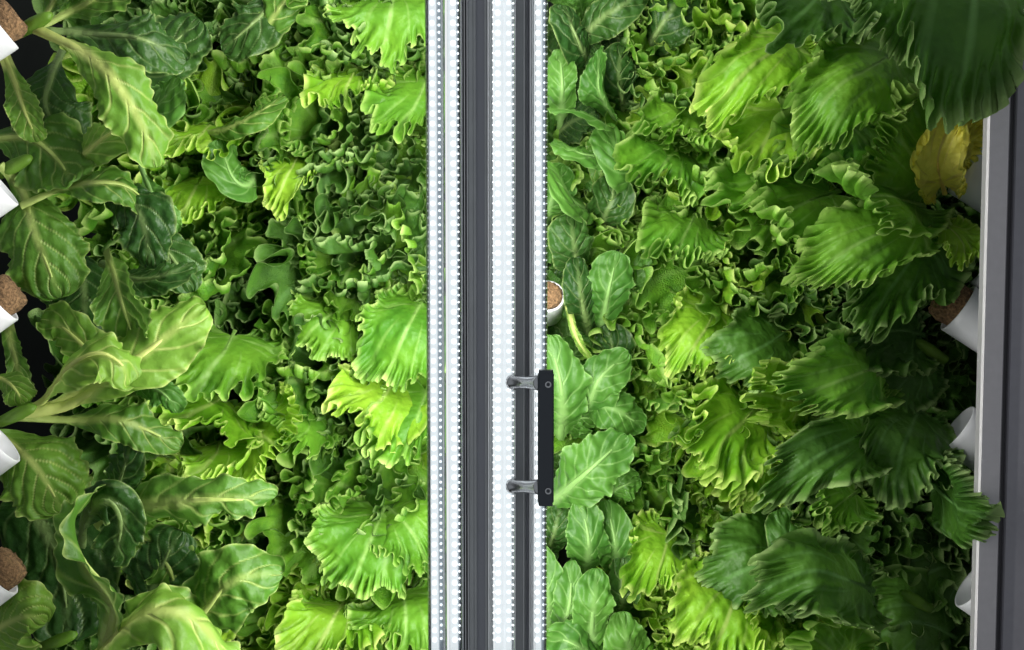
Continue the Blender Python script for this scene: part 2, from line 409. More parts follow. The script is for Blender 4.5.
rear(262, 0.46, [70, 180, 290, 400, 515, 630], cols[1][2], seed=2, per={0: ('frill', 'deep', 'frill'), 1: ('lime', 'frill'), 2: ('deep',), 4: ('deep',), 5: ('deep', 'frill', 'deep')})
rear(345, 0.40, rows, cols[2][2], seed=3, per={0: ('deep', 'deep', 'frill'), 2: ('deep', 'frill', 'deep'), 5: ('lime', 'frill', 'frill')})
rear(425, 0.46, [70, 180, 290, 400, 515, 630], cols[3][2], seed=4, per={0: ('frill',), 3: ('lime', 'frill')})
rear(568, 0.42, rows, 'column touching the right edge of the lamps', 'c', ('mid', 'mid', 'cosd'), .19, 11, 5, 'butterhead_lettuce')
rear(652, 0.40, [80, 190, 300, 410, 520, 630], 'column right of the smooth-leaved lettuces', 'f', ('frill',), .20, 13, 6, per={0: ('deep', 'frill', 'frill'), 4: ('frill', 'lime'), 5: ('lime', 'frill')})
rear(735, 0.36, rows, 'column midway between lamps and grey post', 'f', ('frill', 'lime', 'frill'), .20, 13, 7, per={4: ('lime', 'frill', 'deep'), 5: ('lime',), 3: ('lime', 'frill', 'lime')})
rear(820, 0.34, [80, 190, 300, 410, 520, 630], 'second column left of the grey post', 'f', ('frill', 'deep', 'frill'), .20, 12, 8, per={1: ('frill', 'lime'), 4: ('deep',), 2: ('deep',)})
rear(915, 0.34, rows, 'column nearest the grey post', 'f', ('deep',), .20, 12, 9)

# ------------------------------------------------------------------ left tower, its ports and plugs
lt = tower(at(-98, 325, -.0).x, -.0, 'white growing tower off the left edge, its slanted ports showing', .08)
axL = Vector((.75, .22, .60))
lports = [(14, 24, 1), (14, 182, 0), (14, 298, 1), (16, 440, 0), (14, 572, 1)]
nm = ['topmost left port', '', 'middle left port', '', 'lowest left port']
for i, (px, py, pg) in enumerate(lports):
    m = at(px-15, py+1, -.02); port(lt, m, axL, .034, .13)
    if i in (0, 2, 4): plug_obj(m, axL, ['brown fibre plug with old roots in the topmost white port on the left', 'brown fibre plug deep in the second left port, under a broad leaf', 'brown fibre plug bulging from the middle white port on the left', 'brown fibre plug hidden in the fourth left port behind pale stalks', 'rust brown square-cut fibre plug in the lowest white port on the left'][i], .025, .024 if pg else .004, group='brown fibre plugs in the left ports')
# right towers behind the post
rt = tower(at(1052, 325, .16).x, .16, 'white growing tower mostly hidden behind the grey post', .07)
rt2 = tower(at(1040, 325, .30).x, .30, 'white growing tower farther back behind the grey post', .07)
axR = Vector((-.80, .18, .56)); axR2 = axR
for i, (px, py) in enumerate([(965, 170), (958, 308), (957, 428), (972, 585)]):
    m = at(px, py, .12); port(rt, m, axR, .037, .16)
    if i == 1: plug_obj(m, axR, ['brown fibre plug in the right port below the yellow leaf', 'brown fibre plug in the right port level with the smooth round leaves', 'brown fibre plug in the right port level with the handle', 'brown fibre plug in the lowest right port'][i], .029, .03)
for i, (px, py) in enumerate([(986, 140), (983, 264), (984, 396), (985, 530)]):
    m = at(px, py, .24); port(rt2, m, axR2, .034, .15)

# ------------------------------------------------------------------ romaine plants of the left tower (rib points in pixels + depth)
def plant(name, px, py, y, label, cat='lettuce', group=None, axis=(.9, -.2, .4)):
    r = empty(name, at(px, py, y), label, cat, group)
    ax = Vector(axis).normalized()
    MB().rings(-ax*.03, ax, [(0, .007), (.03, .009), (.05, .007), (.058, .003)], 16).build('stem', LM['cosl'], r, True)
    return r
RG = 'romaine plants on the left tower'
A = plant('romaine_lettuce', 34, 24, .01, 'romaine plant in the topmost left port, one long yellow-rimmed leaf hanging', group=RG)
leaf(A, 'c', 'cosd', [(36,28,.01),(85,33,.02),(140,38,.0),(186,62,.04)], 66, cup=-.5, face=(.1,-1,.5))
leaf(A, 'c', 'cosl', [(36,28,.01),(80,50,-.02),(112,78,-.04),(140,122,-.02),(157,168,.0)], 58, cup=-.7, face=(.3,-1,.2), label='pale leaf with yellow rim')
leaf(A, 'c', 'cos', [(38,26,.01),(50,8,.03),(60,-18,.02),(75,-60,.02)], 50, cup=.5)
leaf(A, 'c', 'cos', [(40,26,.01),(70,12,.03),(100,-6,.02),(150,-40,.04)], 60, cup=.4)
leaf(A, 'c', 'cosd', [(62,50,.10),(50,80,.06),(46,108,.05),(70,150,.08)], 78, cup=-.4, face=(.2,-1,.1))
leaf(A, 'c', 'mid', [(110,100,.12),(140,118,.08),(162,100,.05),(180,78,.05)], 62, cup=-.4, pl=.1)
leaf(A, 'c', 'cosl', [(62,170,.08),(88,150,.03),(112,132,.02),(150,118,.06)], 56, cup=-.5, face=(0,-1,.5))
leaf(A, 'c', 'cosd', [(95,60,.16),(120,70,.12),(150,60,.10),(200,20,.12)], 80, cup=-.3)
B_ = plant('romaine_lettuce', 14, 166, .02, 'romaine plant in the second left port, broad veined leaf over it', group=RG)
leaf(B_, 'c', 'cos', [(-40,150,.01),(2,138,.05),(34,140,.03),(58,160,.03),(72,182,.0)], 78, cup=-.7, face=(.1,-1,.4), pl=.05)
leaf(B_, 'c', 'cosl', [(2,50,.01),(14,80,.02),(24,110,.0),(38,142,.02)], 34, cup=.4, pet=.35)
leaf(B_, 'c', 'cos', [(0,165,.01),(22,190,.03),(34,230,.0),(60,298,.01)], 84, cup=-.7, face=(.15,-1,.3), pl=.05)
leaf(B_, 'c', 'cos', [(20,205,.01),(60,188,.02),(95,182,.0),(128,186,.02),(158,214,.06)], 48, cup=-.6, face=(0,-1,.6))
leaf(B_, 'c', 'cosd', [(88,196,.10),(116,196,.05),(142,218,.02),(150,268,.04)], 58, cup=-.6, face=(.1,-1,.2))
leaf(B_, 'c', 'mid', [(140,165,.10),(150,190,.06),(160,205,.05),(178,232,.06)], 26, cup=.4)
leaf(B_, 'c', 'cosd', [(100,262,.10),(130,278,.05),(165,275,.02),(194,262,.04)], 42, cup=-.5, face=(0,-1,.6))
leaf(B_, 'c', 'cosd', [(130,230,.14),(155,240,.09),(175,262,.07),(192,292,.09)], 50, cup=-.5)
leaf(B_, 'c', 'cos', [(106,250,.06),(114,275,.01),(122,305,.0),(136,346,.02)], 60, cup=.6, pet=.14, face=(-.3,-1,.1))
leaf(B_, 'c', 'cosd', [(60,240,.16),(80,270,.13),(85,310,.12),(70,345,.14)], 80, cup=-.3)
Cc = plant('romaine_lettuce', 18, 414, .01, 'romaine plant in the fourth left port with bright arching pale stalks', group=RG)
leaf(Cc, 'c', 'cosl', [(18,412,.01),(42,400,.02),(66,368,-.03),(98,352,-.05),(124,366,-.04),(131,386,-.02)], 62, cup=-.9, face=(-.2,-.8,.6), pl=.10)
leaf(Cc, 'c', 'cosl', [(18,414,.01),(70,404,.02),(110,376,-.01),(155,345,.0),(206,306,.04)], 72, cup=-.4, face=(.1,-1,.3), pl=.40)
leaf(Cc, 'c', 'cos', [(18,416,.01),(75,420,.03),(125,422,.02),(182,446,.05)], 44, cup=-.5, face=(0,-1,.6), pl=.35)
leaf(Cc, 'c', 'cosl', [(18,412,.01),(70,398,.05),(95,365,.04),(60,325,.05),(40,322,.06)], 50, cup=-.4, face=(0,-1,.3))
leaf(Cc, 'c', 'cos', [(6,318,.01),(12,345,.05),(20,378,.04),(26,410,.06)], 22, cup=.3, pet=.6)
leaf(Cc, 'c', 'cosl', [(-20,380,.01),(0,378,.02),(14,388,.0),(24,404,.02)], 34, cup=-.4)
leaf(Cc, 'c', 'cosl', [(-20,430,.01),(8,442,.03),(32,462,.01),(50,488,.01),(62,512,.02)], 96, cup=-.8, face=(.2,-1,.5), pl=.05)
leaf(Cc, 'c', 'mid', [(120,380,.12),(145,385,.07),(165,395,.05),(178,412,.06)], 34, cup=-.6)
Dd = plant('romaine_lettuce', 60, 640, .08, 'romaine plant at bottom left with a long bumpy leaf reaching right', group=RG)
leaf(Dd, 'c', 'cos', [(90,690,.06),(108,640,-.02),(112,600,-.05),(82,562,-.07),(70,520,-.06),(92,500,-.02),(116,506,.02)], 66, cup=.9, face=(-.6,-1,.1), pl=.2)
leaf(Dd, 'c', 'cosd', [(80,545,.06),(84,520,.0),(104,500,-.04),(120,520,-.03),(116,560,.02)], 50, cup=-.6, face=(.3,-1,.3))
leaf(Dd, 'c', 'cos', [(95,525,.08),(140,506,.0),(200,500,-.04),(245,500,-.03),(276,496,.0)], 56, cup=-.9, face=(0,-1,-.1), pl=.08, pet=.3)
leaf(Dd, 'c', 'cosl', [(70,700,.04),(110,640,-.04),(150,615,-.07),(190,622,-.06),(235,668,-.03)], 62, cup=-.9, face=(0,-.7,1), pl=.1)
leaf(Dd, 'c', 'cosl', [(90,660,.09),(130,625,.03),(160,605,.02),(210,625,.05)], 40, cup=-.5)
leaf(Dd, 'c', 'cos', [(165,665,.12),(205,610,.03),(235,580,.01),(282,572,.04)], 76, cup=-.5, face=(.1,-1,.3), pl=.2)
leaf(Dd, 'c', 'lime', [(175,670,.10),(200,640,.05),(215,610,.04),(225,590,.06)], 60, cup=-.4, ruff=1.6)
leaf(Dd, 'c', 'cosd', [(112,505,.10),(118,485,.04),(126,462,.02),(132,440,.03)], 44, cup=-.5, face=(.1,-1,.3), pl=.1)
leaf(Dd, 'c', 'cosd', [(125,640,.14),(150,600,.10),(165,560,.08),(180,530,.10)], 76, cup=-.5, ruff=1.6)
leaf(Dd, 'c', 'cos', [(120,530,.14),(150,545,.10),(170,570,.08),(178,610,.10)], 50, cup=-.8, ruff=1.8, face=(.3,-1,.2))
leaf(Dd, 'c', 'cosd', [(0,470,.01),(40,520,.16),(60,570,.15),(70,640,.17)], 120, cup=-.3)
leaf(Dd, 'c', 'cosl', [(-40,660,.01),(0,628,.0),(28,616,-.02),(48,622,.0)], 74, cup=-.7, face=(.2,-1,.4), pl=.05)

# ------------------------------------------------------------------ near frilly leaves, left of the lamps
FG = 'frilly lettuces growing in front on the left'
P1 = plant('leaf_lettuce', 372, 520, .36, 'bright frilly lettuce low beside the lamps, with one big fan leaf', group=FG, axis=(-.2, -1, .3))
leaf(P1, 'f', 'frill', [(385,505,.34),(375,530,.26),(362,560,.23),(350,600,.25)], 100, cup=-.4, face=(0,-1,.5), ruff=.8, waves=9)
leaf(P1, 'f', 'frill', [(385,505,.34),(402,520,.27),(420,545,.25),(432,580,.27)], 80, cup=-.4, face=(.1,-1,.5))
leaf(P1, 'f', 'lime', [(345,600,.34),(335,615,.26),(322,640,.24),(305,675,.26)], 90, cup=-.3, face=(-.1,-1,.4))
leaf(P1, 'f', 'frill', [(400,590,.34),(405,605,.27),(405,630,.25),(400,665,.27)], 90, cup=-.3)
P2 = plant('leaf_lettuce', 410, 300, .36, 'bright frilly lettuce against the lamps level with the round dark leaves', group=FG, axis=(-.2, -1, .3))
leaf(P2, 'f', 'frill', [(425,295,.34),(412,320,.26),(400,345,.24),(385,385,.26)], 84, cup=-.3, ruff=.7)
leaf(P2, 'f', 'lime', [(400,370,.34),(385,395,.27),(365,415,.25),(345,440,.27)], 90, cup=-.3)
leaf(P2, 'f', 'frill', [(430,380,.34),(420,410,.27),(410,440,.25),(398,475,.27)], 90, cup=-.3)
leaf(P2, 'f', 'frill', [(345,300,.36),(330,315,.30),(312,330,.28),(298,350,.30)], 70, cup=-.5, ruff=.7)
P3 = plant('leaf_lettuce', 285, 150, .38, 'frilly lettuce with a lime fan leaf in the upper middle of the left side', group=FG, axis=(-.1, -1, .3))
leaf(P3, 'f', 'lime', [(300,150,.36),(292,168,.29),(284,184,.27),(275,210,.28)], 52, cup=-.3, ruff=.8)
leaf(P3, 'f', 'lime', [(215,120,.36),(200,135,.28),(185,150,.26),(165,170,.28)], 70, cup=-.3)
leaf(P3, 'f', 'lime', [(205,170,.36),(195,190,.28),(185,210,.26),(170,235,.28)], 74, cup=-.3)
leaf(P3, 'c', 'cos', [(200,132,.32),(225,130,.26),(250,118,.24),(285,95,.26)], 36, cup=-.8, face=(0,-1,.6))
leaf(P3, 'c', 'mid', [(262,165,.34),(248,185,.27),(232,175,.25),(220,140,.27)], 46, cup=-.5)
P4 = plant('leaf_lettuce', 385, 10, .38, 'frilly lettuce at the very top, left of the lamps', group=FG, axis=(-.1, -1, .3))
leaf(P4, 'f', 'frill', [(395,-15,.36),(392,5,.28),(388,25,.26),(380,65,.28)], 100, cup=-.3, ruff=.8)
leaf(P4, 'f', 'frill', [(430,70,.36),(418,100,.29),(405,120,.27),(390,150,.29)], 80, cup=-.3)
leaf(P4, 'f', 'lime', [(360,60,.36),(350,80,.29),(345,95,.27),(350,120,.29)], 60, cup=-.6)
leaf(P4, 'c', 'cosd', [(285,-20,.34),(270,5,.28),(250,25,.26),(222,50,.28)], 60, cup=-.4)
leaf(P4, 'c', 'cos', [(250,70,.34),(262,40,.28),(275,15,.26),(300,-20,.28)], 40, cup=-.4)
P5 = plant('leaf_lettuce', 200, 380, .32, 'yellowish frilly lettuce right of the arching romaine stalks', group=FG, axis=(-.1, -1, .3))
leaf(P5, 'f', 'frill', [(235,330,.32),(225,350,.24),(210,370,.22),(190,400,.24)], 100, cup=-.3)
leaf(P5, 'f', 'lime', [(225,395,.32),(210,405,.24),(190,412,.22),(160,425,.24)], 90, cup=-.3)
leaf(P5, 'f', 'lime', [(250,420,.32),(262,435,.26),(275,445,.24),(295,465,.26)], 86, cup=-.3)
leaf(P5, 'f', 'lime', [(220,440,.32),(215,455,.24),(205,470,.22),(185,490,.24)], 80, cup=-.3)
leaf(P5, 'f', 'frill', [(310,400,.34),(300,420,.28),(285,430,.26),(262,440,.28)], 80, cup=-.3)

# ------------------------------------------------------------------ smooth leaves just right of the lamps
SG = 'smooth-leaved lettuces right of the lamps'
def sl(P, mat, pts, w, **kw):
    kw.setdefault('ruff', .5); kw.setdefault('tip', .55); kw.setdefault('pl', .12); kw.setdefault('cup', -.5)
    return leaf(P, 'c', mat, pts, w, **kw)
Q1 = plant('butterhead_lettuce', 590, 70, .36, 'dark smooth-leaved lettuce at top, right of the lamps', group=SG, axis=(.1, -1, .3))
sl(Q1, 'cosd', [(590,70,.36),(582,48,.27),(573,28,.25),(562,5,.28)], 48)
sl(Q1, 'cosd', [(560,60,.36),(600,20,.28),(620,8,.26),(645,-12,.28)], 42)
sl(Q1, 'mid', [(560,130,.36),(562,100,.27),(562,80,.25),(560,50,.28)], 34)
sl(Q1, 'mid', [(620,130,.36),(606,105,.27),(598,85,.24),(600,50,.27)], 46, cup=.9, face=(-.5,-1,.2))
sl(Q1, 'cosd', [(625,120,.38),(622,95,.30),(618,70,.28),(622,45,.30)], 44)
sl(Q1, 'cosd', [(640,60,.38),(655,35,.30),(668,15,.28),(690,-15,.30)], 64)
Q2 = plant('butterhead_lettuce', 600, 150, .36, 'smooth-leaved lettuce second from top beside the lamps, pale folded leaves', group=SG, axis=(.1, -1, .3))
sl(Q2, 'mid', [(625,135,.36),(600,122,.26),(578,112,.23),(550,108,.26)], 34, face=(0,-1,.8))
sl(Q2, 'mid', [(615,150,.36),(598,155,.27),(578,152,.24),(553,142,.27)], 38, face=(0,-1,.6))
sl(Q2, 'cos', [(600,125,.36),(604,140,.28),(604,155,.27),(600,185,.29)], 36)
sl(Q2, 'mid', [(650,190,.36),(632,170,.28),(620,155,.26),(605,125,.28)], 56)
sl(Q2, 'mid', [(600,215,.36),(580,205,.26),(565,190,.23),(545,160,.24)], 52, face=(.1,-1,.5))
sl(Q2, 'cosd', [(600,240,.38),(605,215,.30),(612,200,.28),(614,175,.29)], 50, cup=.8)
sl(Q2, 'mid', [(545,230,.36),(550,205,.28),(555,190,.26),(565,165,.28)], 44)
Q3 = plant('butterhead_lettuce', 585, 290, .36, 'dark round-leaved lettuce beside a bare patch of white tower', group=SG, axis=(.1, -1, .3))
sl(Q3, 'cosd', [(578,280,.34),(576,258,.25),(573,240,.22),(570,214,.24)], 52, pl=.05)
sl(Q3, 'cosd', [(590,340,.34),(584,310,.26),(580,290,.23),(576,258,.25)], 36, pl=.05)
sl(Q3, 'mid', [(600,335,.34),(606,305,.26),(610,285,.23),(618,252,.25)], 52, pl=.05, cup=-.6)
sl(Q3, 'mid', [(620,300,.38),(630,285,.31),(636,270,.29),(634,248,.31)], 34)
sl(Q3, 'cosd', [(574,250,.40),(568,265,.33),(566,278,.32),(565,292,.34)], 26)
sl(Q3, 'cosl', [(568,305,.28),(572,322,.25),(578,340,.24),(592,362,.26)], 9, pet=.8)
Q4 = plant('butterhead_lettuce', 590, 385, .36, 'brighter smooth lettuce just right of the charcoal handle', group=SG, axis=(.1, -1, .3))
sl(Q4, 'mid', [(560,450,.34),(562,410,.24),(560,380,.20),(548,335,.22)], 56, ruff=.9)
sl(Q4, 'mid', [(570,430,.34),(590,400,.24),(600,378,.21),(628,352,.24)], 50)
sl(Q4, 'mid', [(575,400,.34),(600,405,.25),(620,412,.23),(645,428,.26)], 44)
sl(Q4, 'cosd', [(600,380,.38),(610,360,.32),(612,345,.30),(604,325,.31)], 44)
sl(Q4, 'mid', [(560,440,.36),(572,425,.28),(580,418,.26),(600,420,.28)], 40)
Q5 = plant('butterhead_lettuce', 565, 500, .34, 'smooth lettuce below the handle, one broad glossy leaf', group=SG, axis=(.1, -1, .3))
sl(Q5, 'mid', [(540,512,.32),(572,485,.22),(595,465,.19),(628,435,.22)], 62, ruff=.9)
sl(Q5, 'mid', [(585,580,.34),(588,555,.25),(588,535,.22),(580,500,.24)], 46)
sl(Q5, 'mid', [(620,580,.36),(616,555,.27),(614,535,.25),(606,500,.27)], 42, cup=.6)
sl(Q5, 'mid', [(600,500,.36),(615,490,.28),(625,485,.26),(640,478,.28)], 40)
sl(Q5, 'cosd', [(545,560,.36),(552,540,.28),(556,525,.26),(560,505,.28)], 40)
Q6 = plant('butterhead_lettuce', 590, 650, .34, 'smooth lettuce at the bottom beside the lamps, one upright pale-ribbed leaf', group=SG, axis=(.1, -1, .3))
sl(Q6, 'mid', [(592,660,.30),(592,628,.22),(594,600,.19),(598,568,.21)], 44, face=(0,-1,.3), label='leaf with pale midrib')
sl(Q6, 'mid', [(560,660,.34),(565,625,.25),(570,600,.22),(572,560,.24)], 34)
sl(Q6, 'mid', [(545,640,.34),(548,610,.25),(545,585,.23),(540,545,.24)], 40)
sl(Q6, 'cosd', [(620,620,.36),(622,600,.28),(622,585,.26),(622,555,.28)], 36, cup=.8)
sl(Q6, 'mid', [(640,680,.34),(630,650,.25),(625,635,.23),(622,612,.25)], 50)
sl(Q6, 'mid', [(620,680,.32),(590,655,.23),(570,642,.20),(545,635,.22)], 56, face=(0,-1,.6))
# bare white tower behind the smooth lettuces
wt = tower(at(531, 325, .31).x, .31, 'white growing tower glimpsed through a gap right of the lamps', .048)
mm = at(548, 296, .27); port(wt, mm, (0, -1, .5), .026, .06)
plug_obj(mm, (0, -1, .5), 'brown fibre plug glimpsed through the gap beside the lamps', .022, .008)

# ------------------------------------------------------------------ right side, near leaves
HG = 'leafy plants on the right towers'
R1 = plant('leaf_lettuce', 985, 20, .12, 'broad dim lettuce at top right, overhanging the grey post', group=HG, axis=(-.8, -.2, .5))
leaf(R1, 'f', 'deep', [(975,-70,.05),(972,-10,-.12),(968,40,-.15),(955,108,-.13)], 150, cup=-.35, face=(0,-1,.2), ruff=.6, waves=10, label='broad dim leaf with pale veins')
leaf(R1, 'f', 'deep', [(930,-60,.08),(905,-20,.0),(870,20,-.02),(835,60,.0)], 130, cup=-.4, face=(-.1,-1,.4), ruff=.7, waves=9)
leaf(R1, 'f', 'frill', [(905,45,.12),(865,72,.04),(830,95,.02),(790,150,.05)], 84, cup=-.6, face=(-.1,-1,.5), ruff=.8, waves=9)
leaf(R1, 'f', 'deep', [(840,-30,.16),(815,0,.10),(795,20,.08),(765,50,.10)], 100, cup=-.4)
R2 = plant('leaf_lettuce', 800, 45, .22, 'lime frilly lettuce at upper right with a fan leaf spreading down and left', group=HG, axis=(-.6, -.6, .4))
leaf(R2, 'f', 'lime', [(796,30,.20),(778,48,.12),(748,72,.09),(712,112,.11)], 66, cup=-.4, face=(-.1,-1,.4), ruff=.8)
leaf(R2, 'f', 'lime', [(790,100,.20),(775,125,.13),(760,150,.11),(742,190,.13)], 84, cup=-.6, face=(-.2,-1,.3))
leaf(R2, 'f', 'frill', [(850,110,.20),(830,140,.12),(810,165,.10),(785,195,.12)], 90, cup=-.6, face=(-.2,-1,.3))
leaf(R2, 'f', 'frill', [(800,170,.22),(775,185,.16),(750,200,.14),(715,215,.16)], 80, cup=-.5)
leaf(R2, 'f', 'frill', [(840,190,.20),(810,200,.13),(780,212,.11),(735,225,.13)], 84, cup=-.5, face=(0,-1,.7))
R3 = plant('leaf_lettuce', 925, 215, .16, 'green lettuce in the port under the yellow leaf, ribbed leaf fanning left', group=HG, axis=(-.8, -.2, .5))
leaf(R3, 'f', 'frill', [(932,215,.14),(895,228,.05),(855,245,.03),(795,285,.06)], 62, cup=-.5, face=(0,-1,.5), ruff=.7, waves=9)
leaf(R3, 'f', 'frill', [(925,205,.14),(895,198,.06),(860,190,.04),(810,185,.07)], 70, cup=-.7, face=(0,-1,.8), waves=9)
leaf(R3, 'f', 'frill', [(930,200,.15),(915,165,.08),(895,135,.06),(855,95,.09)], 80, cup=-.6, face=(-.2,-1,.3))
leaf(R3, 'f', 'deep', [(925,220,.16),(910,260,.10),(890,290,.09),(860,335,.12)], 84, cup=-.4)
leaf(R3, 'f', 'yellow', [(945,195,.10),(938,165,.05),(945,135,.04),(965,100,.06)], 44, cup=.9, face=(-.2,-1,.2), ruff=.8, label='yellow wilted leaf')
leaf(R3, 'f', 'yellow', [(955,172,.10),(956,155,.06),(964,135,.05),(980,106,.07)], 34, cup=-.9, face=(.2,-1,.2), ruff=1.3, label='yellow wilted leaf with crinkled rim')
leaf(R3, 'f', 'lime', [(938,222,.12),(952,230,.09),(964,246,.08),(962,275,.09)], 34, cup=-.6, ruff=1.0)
R4 = plant('leaf_lettuce', 930, 350, .18, 'dim lettuce behind the middle right port, pale curled tips', group=HG, axis=(-.8, -.2, .5))  # in R4 to R6 the deep green also stands in for shade
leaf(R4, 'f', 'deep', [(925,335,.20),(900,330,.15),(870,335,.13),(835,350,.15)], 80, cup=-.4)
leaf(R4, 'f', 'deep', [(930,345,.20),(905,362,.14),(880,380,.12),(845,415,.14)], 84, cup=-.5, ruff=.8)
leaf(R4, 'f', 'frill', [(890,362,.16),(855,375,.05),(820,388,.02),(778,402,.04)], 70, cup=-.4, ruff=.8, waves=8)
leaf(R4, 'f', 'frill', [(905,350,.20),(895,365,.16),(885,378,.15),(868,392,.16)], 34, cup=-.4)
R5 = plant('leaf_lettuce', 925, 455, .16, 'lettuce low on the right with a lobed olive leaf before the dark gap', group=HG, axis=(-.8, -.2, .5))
leaf(R5, 'f', 'deep', [(922,405,.16),(912,425,.09),(903,450,.06),(896,492,.08)], 92, cup=-.5, face=(0,-1,.5), ruff=.7, waves=7, label='lobed olive green leaf, darkened as shade')
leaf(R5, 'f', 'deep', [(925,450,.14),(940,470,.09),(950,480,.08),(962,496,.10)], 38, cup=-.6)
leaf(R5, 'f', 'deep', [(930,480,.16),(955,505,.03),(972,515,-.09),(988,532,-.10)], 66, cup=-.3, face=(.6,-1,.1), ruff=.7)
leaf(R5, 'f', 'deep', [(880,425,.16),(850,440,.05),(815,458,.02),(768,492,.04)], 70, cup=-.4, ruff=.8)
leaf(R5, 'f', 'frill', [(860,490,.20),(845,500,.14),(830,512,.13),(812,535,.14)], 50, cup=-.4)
R6 = plant('leaf_lettuce', 915, 600, .18, 'shaded lettuce in the lowest right port, broad leaves coloured dark as shade', group=HG, axis=(-.8, -.2, .5))  # leaf colour deepened to give this corner its shade
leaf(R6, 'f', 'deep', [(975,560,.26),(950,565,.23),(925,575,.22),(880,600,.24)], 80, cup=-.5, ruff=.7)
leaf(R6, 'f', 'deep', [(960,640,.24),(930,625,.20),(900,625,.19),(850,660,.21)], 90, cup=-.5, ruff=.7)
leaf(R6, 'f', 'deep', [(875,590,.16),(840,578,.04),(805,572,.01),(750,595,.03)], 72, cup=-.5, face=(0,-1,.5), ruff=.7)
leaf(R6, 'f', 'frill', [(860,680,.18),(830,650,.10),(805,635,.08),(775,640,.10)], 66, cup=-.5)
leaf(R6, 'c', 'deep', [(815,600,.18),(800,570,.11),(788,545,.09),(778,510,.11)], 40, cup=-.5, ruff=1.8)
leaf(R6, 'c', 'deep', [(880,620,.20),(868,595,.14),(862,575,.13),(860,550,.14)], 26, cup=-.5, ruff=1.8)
R7 = plant('leaf_lettuce', 740, 450, .30, 'lime yellow frilly lettuce right of the brighter smooth lettuce', group=HG, axis=(-.3, -1, .3))
leaf(R7, 'f', 'lime', [(765,395,.28),(745,420,.20),(725,440,.17),(700,480,.19)], 96, cup=-.4)
leaf(R7, 'f', 'lime', [(720,300,.30),(708,325,.23),(695,345,.20),(680,375,.22)], 66, cup=-.4, ruff=.8)
leaf(R7, 'f', 'deep', [(790,330,.28),(765,345,.20),(745,355,.18),(712,370,.20)], 76, cup=-.4, ruff=.4)
leaf(R7, 'f', 'lime', [(780,440,.28),(760,460,.20),(745,480,.18),(730,515,.20)], 70, cup=-.4)
leaf(R7, 'f', 'lime', [(810,400,.26),(785,400,.18),(760,395,.15),(725,400,.17)], 60, cup=-.4)
R8 = plant('leaf_lettuce', 735, 600, .30, 'lime yellow frilly lettuce at the bottom of the right side', group=HG, axis=(-.3, -1, .3))
leaf(R8, 'f', 'lime', [(745,575,.28),(735,600,.18),(725,625,.15),(705,665,.17)], 90, cup=-.4, ruff=.8)
leaf(R8, 'f', 'lime', [(670,525,.30),(665,550,.23),(658,575,.21),(650,610,.23)], 64, cup=-.4)
leaf(R8, 'f', 'lime', [(780,610,.26),(772,630,.17),(765,645,.15),(755,680,.17)], 56, cup=-.4)
leaf(R8, 'f', 'deep', [(800,545,.26),(770,560,.19),(745,570,.17),(705,590,.19)], 96, cup=-.4, ruff=.5)
R9 = plant('leaf_lettuce', 655, 150, .34, 'curly bright lettuce between the pale folded leaves and the lime fan', group=HG, axis=(-.1, -1, .3))
leaf(R9, 'f', 'frill', [(690,140,.33),(672,155,.26),(660,170,.24),(640,200,.26)], 76, cup=-.4)
leaf(R9, 'f', 'frill', [(690,100,.33),(680,115,.27),(668,125,.25),(650,145,.27)], 66, cup=-.4)
leaf(R9, 'f', 'frill', [(700,205,.33),(690,225,.26),(680,245,.24),(665,280,.26)], 70, cup=-.6)

# ------------------------------------------------------------------ lamps in the middle
LY = -.16; mz0, mz1 = z_lo-.1, z_hi+.1; zc = (mz0+mz1)/2
s_ = pxm(LY)
chip_me = {}
def chips(parent, x, y, w, h, pitch, mat=M_led, r=False):
    """row of lit chips up a strip, only along the stretch in view (plus a little)"""
    key = (round(w, 5), round(h, 5), r)
    if key not in chip_me:
        m = MB()
        m.rings((0, 0, 0), (0, -1, 0), [(0, w/2), (.0012, w/2), (.0018, w*.36), (.002, w*.1)], 12)
        me = m.mesh('led_chip'); me.materials.append(mat); chip_me[key] = me
        me.polygons.foreach_set('use_smooth', [True]*len(me.polygons))
    z = .98; n = 0
    while z < 1.73 and n < 100:
        o = bpy.data.objects.new('led_chip', chip_me[key]); C.objects.link(o); o.parent = parent
        o.location = (x, y, z); z += pitch; n += 1
def X(px): return (px-512)*s_
def strip_lamp(name, label, x0, x1, y, boards, chipsrows, clear=None):
    cx = (x0+x1)/2
    r = empty(name, (cx, y, 0), label, 'LED lamp', 'lit LED strip lamps')
    w = x1-x0
    MB().box(-w/2, w/2, .004, .020, mz0, mz1, .003).build('housing', M_alu, r)
    for a, b, yy, mt in boards:
        MB().box(a-cx, b-cx, yy-y, yy-y+.005, mz0, mz1, .001).build('lit_strip' if mt is M_board else 'strip_backing', mt, r)
    for cxx, yy, dw, pitch in chipsrows: chips(r, cxx-cx, yy-y, dw, dw, pitch)
    # clear cover: a shallow half-round channel
    if clear:
        a, b, dep = clear; n = 18; out = []; inn = []
        for k in range(n+1):
            t = PI*k/n
            out.append((-math.cos(t)*(b-a)/2+(a+b)/2-cx, .004-math.sin(t)*dep)); inn.append((-math.cos(t)*((b-a)/2-.0008)+(a+b)/2-cx, .004-math.sin(t)*(dep-.0008)))
        MB().prism(out+inn[::-1], mz0, mz1).build('clear_cover', M_clear, r, False)
    return r
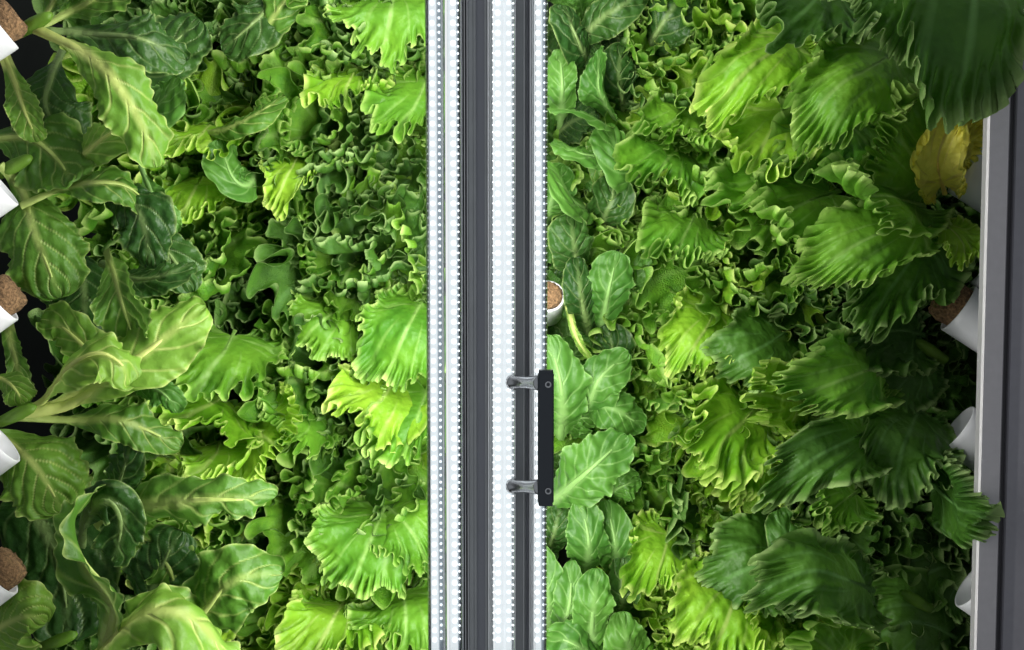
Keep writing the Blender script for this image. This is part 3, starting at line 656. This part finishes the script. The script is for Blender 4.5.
# far left pair: narrow strip + wide strip, then ribbed channel
p = s_
strip_lamp('led_strip_lamp', 'lit LED strip on the left edge of the lamp bank', X(427), X(443), LY, [(X(430), X(437), LY-.002, M_board), (X(437.5), X(442.5), LY+.002, M_board2)],
           [(X(433.5), LY-.0035, 5.2*p, 9.8*p), (X(440), LY+.0005, 2.6*p, 7*p), (X(427.8), LY+.002, 1.7*p, 7*p)], (X(425.5), X(445), .010))
strip_lamp('led_strip_lamp', 'wide lit LED strip left of the dark central channel', X(445), X(460), LY, [(X(446), X(457), LY-.002, M_board), (X(457), X(460), LY+.0, M_board2)],
           [(X(454), LY-.0035, 5.4*p, 9.8*p), (X(458.7), LY-.001, 2.2*p, 7*p)], (X(445.2), X(461), .009))
strip_lamp('led_strip_lamp', 'wide lit LED strip right of the dark central channel', X(492), X(514), LY, [(X(493), X(504), LY-.002, M_board), (X(504.6), X(512), LY-.001, M_board)],
           [(X(498), LY-.0035, 5.4*p, 9.8*p), (X(508.6), LY-.0025, 4*p, 9.8*p), (X(493.2), LY-.0035, 1.6*p, 7*p), (X(513.2), LY+.000, 1.8*p, 7*p)], (X(491), X(515), .010))
strip_lamp('led_strip_lamp', 'lit LED strip on the right edge of the lamp bank, behind the handle', X(533), X(547), LY, [(X(534), X(541.5), LY-.002, M_board), (X(542), X(546.5), LY+.002, M_board2)],
           [(X(537.5), LY-.0035, 5.2*p, 9.8*p), (X(544), LY+.0005, 2.2*p, 7*p), (X(546.2), LY+.002, 1.7*p, 7*p)], (X(532.5), X(548), .010))
# aluminium channels between
def channel(name, label, x0, x1, ribs, deep):
    r = empty(name, ((x0+x1)/2, LY, 0), label, 'aluminium channel', None); cx = (x0+x1)/2
    # stepped profile with raised fins
    a, b, d, mt = deep
    MB().box(a-cx, b-cx, d, d+.006, mz0, mz1).build('channel_floor', mt, r)
    for ra, rb, yy, mt in ribs:
        if mt is M_alu: MB().prism([(rb-cx, d+.003), (ra-cx, d+.003), (ra-cx+(rb-ra)*.35, -.007), (ra-cx+(rb-ra)*.65, -.007)][::-1], mz0, mz1).build('fin', mt, r)
        else: MB().box(ra-cx, rb-cx, yy, d+.006, mz0, mz1, min(.0006, (rb-ra)*.3)).build('fin', mt, r)
    return r
channel('channel_rail', 'dark ribbed aluminium channel in the middle of the lamp bank', X(460.5), X(491.5),
        [(X(461), X(463), -.002, M_alud), (X(464.2), X(466), .004, M_alu), (X(467), X(468.4), .002, M_alu), (X(468.4), X(473), .006, M_alud), (X(473), X(476),   .008, M_alud), (X(484.5), X(487), .008, M_alud), (X(487.2), X(489), .004, M_alu), (X(489), X(491.6), .010, M_alud)],
        (X(460.5), X(491.8), .014, M_alub))
channel('channel_rail', 'grey-green aluminium channel carrying the handle', X(514.6), X(533),
        [(X(514.6), X(516), .004, M_alu), (X(523.5), X(524.6), .008, M_alu), (X(527), X(528.6), .010, M_alub), (X(528.8), X(531.2), .002, M_alu), (X(531.4), X(532.8), .006, M_alud)],
        (X(514.6), X(533), .012, M_alud))
# handle
hy = LY-.055; hs = pxm(hy)
def HX(px): return (px-512)*hs
hz0, hz1 = at(546, 505, hy).z, at(546, 370, hy).z
hr = empty('pull_handle', at(546, 438, hy), 'charcoal bar handle held off the lamp bank by two chrome posts', 'handle')
ox, oz = hr.location.x, hr.location.z
m = MB(); prof = [(HX(538)-ox, .006), (HX(538)-ox, -.004), (HX(539.5)-ox, -.006), (HX(552.5)-ox, -.006), (HX(554)-ox, -.004), (HX(554)-ox, .006)]
m.prism(prof, hz0-oz+.004, hz1-oz-.004); m.prism([(x*.9, y*.9) for x, y in prof], hz0-oz, hz1-oz)
bo = m.build('grip', M_char, hr); bo['label'] = 'charcoal flat grip'
for k, py in enumerate((382, 486)):
    a = at(512, py, LY-.012); b = at(541, py+1, hy)
    ax = (b-a); ln = ax.length
    q = MB().rings(a-hr.location, ax, [(0, .0085), (.004, .0085), (.006, .0066), (ln*.6, .0068), (ln-.003, .0085), (ln, .0085)], 24).build('mounting_post', M_chrome, hr, True)
    q['label'] = 'chrome mounting post'
    c = at(548, py+(2 if k == 0 else 4), hy)-hr.location
    MB().rings(c+Vector((0, -.0058, 0)), (0, -1, 0), [(0, .0036), (.0012, .0036), (.0014, .0030), (.0013, .0022), (-.0, .0018), (0, .0004)], 20).build('screw', M_chrome, hr, True)

# ------------------------------------------------------------------ grey post on the right
PY = -.06; ps = pxm(PY)
def PX(px): return (px-512)*ps
pr = empty('door_post', (PX(984), PY, z_lo-.1), 'grey metal post with a dark groove on the right edge', 'post')
x0 = PX(984); H = z_hi-z_lo+.2
MB().prism([(0, .014), (0, .003), (.002, 0), (PX(1007)-x0-.003, 0), (PX(1007)-x0, .004), (PX(1007)-x0, .014)], 0, H).build('post_face', M_frame, pr)
MB().box(PX(1007)-x0, PX(1013)-x0, .010, .014, 0, H).build('groove', M_framed, pr)
MB().prism([(PX(1013)-x0, .014), (PX(1013)-x0, .006), (PX(1014)-x0, .004), (PX(1100)-x0, .004), (PX(1100)-x0, .014)], 0, H).build('side_panel', M_framer, pr)

# ------------------------------------------------------------------ light
def area(loc, rot, sx, sy, e, col=(1, 1, 1)):
    l = bpy.data.lights.new('lamp_light', 'AREA'); l.shape = 'RECTANGLE'; l.size = sx; l.size_y = sy; l.energy = e; l.color = col
    o = bpy.data.objects.new('lamp_light', l); C.objects.link(o); o.location = loc; o.rotation_euler = rot; return o
Hh = mz1-mz0-.1
# the bank's tubes shine to both sides and towards the plants
area((X(424), LY+.012, zc), (PI/2, 0, math.radians(54)), .03, Hh, 11, (1, 1, .94))
area((X(549), LY+.012, zc), (PI/2, 0, math.radians(-32)), .03, Hh, 10, (1, 1, .94))
area((X(487), LY+.030, zc), (PI/2, 0, 0), .10, Hh, 8, (1, 1, .94))
w = bpy.data.worlds.new('room'); bpy.context.scene.world = w; w.use_nodes = True
w.node_tree.nodes['Background'].inputs[0].default_value = (.9, .95, 1, 1); w.node_tree.nodes['Background'].inputs[1].default_value = .27
vs = bpy.context.scene.view_settings
bpy.context.scene.display_settings.display_device = 'sRGB'
vs.view_transform = 'Standard'; vs.look = 'None'; vs.gamma = 1; vs.use_curve_mapping = False; vs.exposure = 0
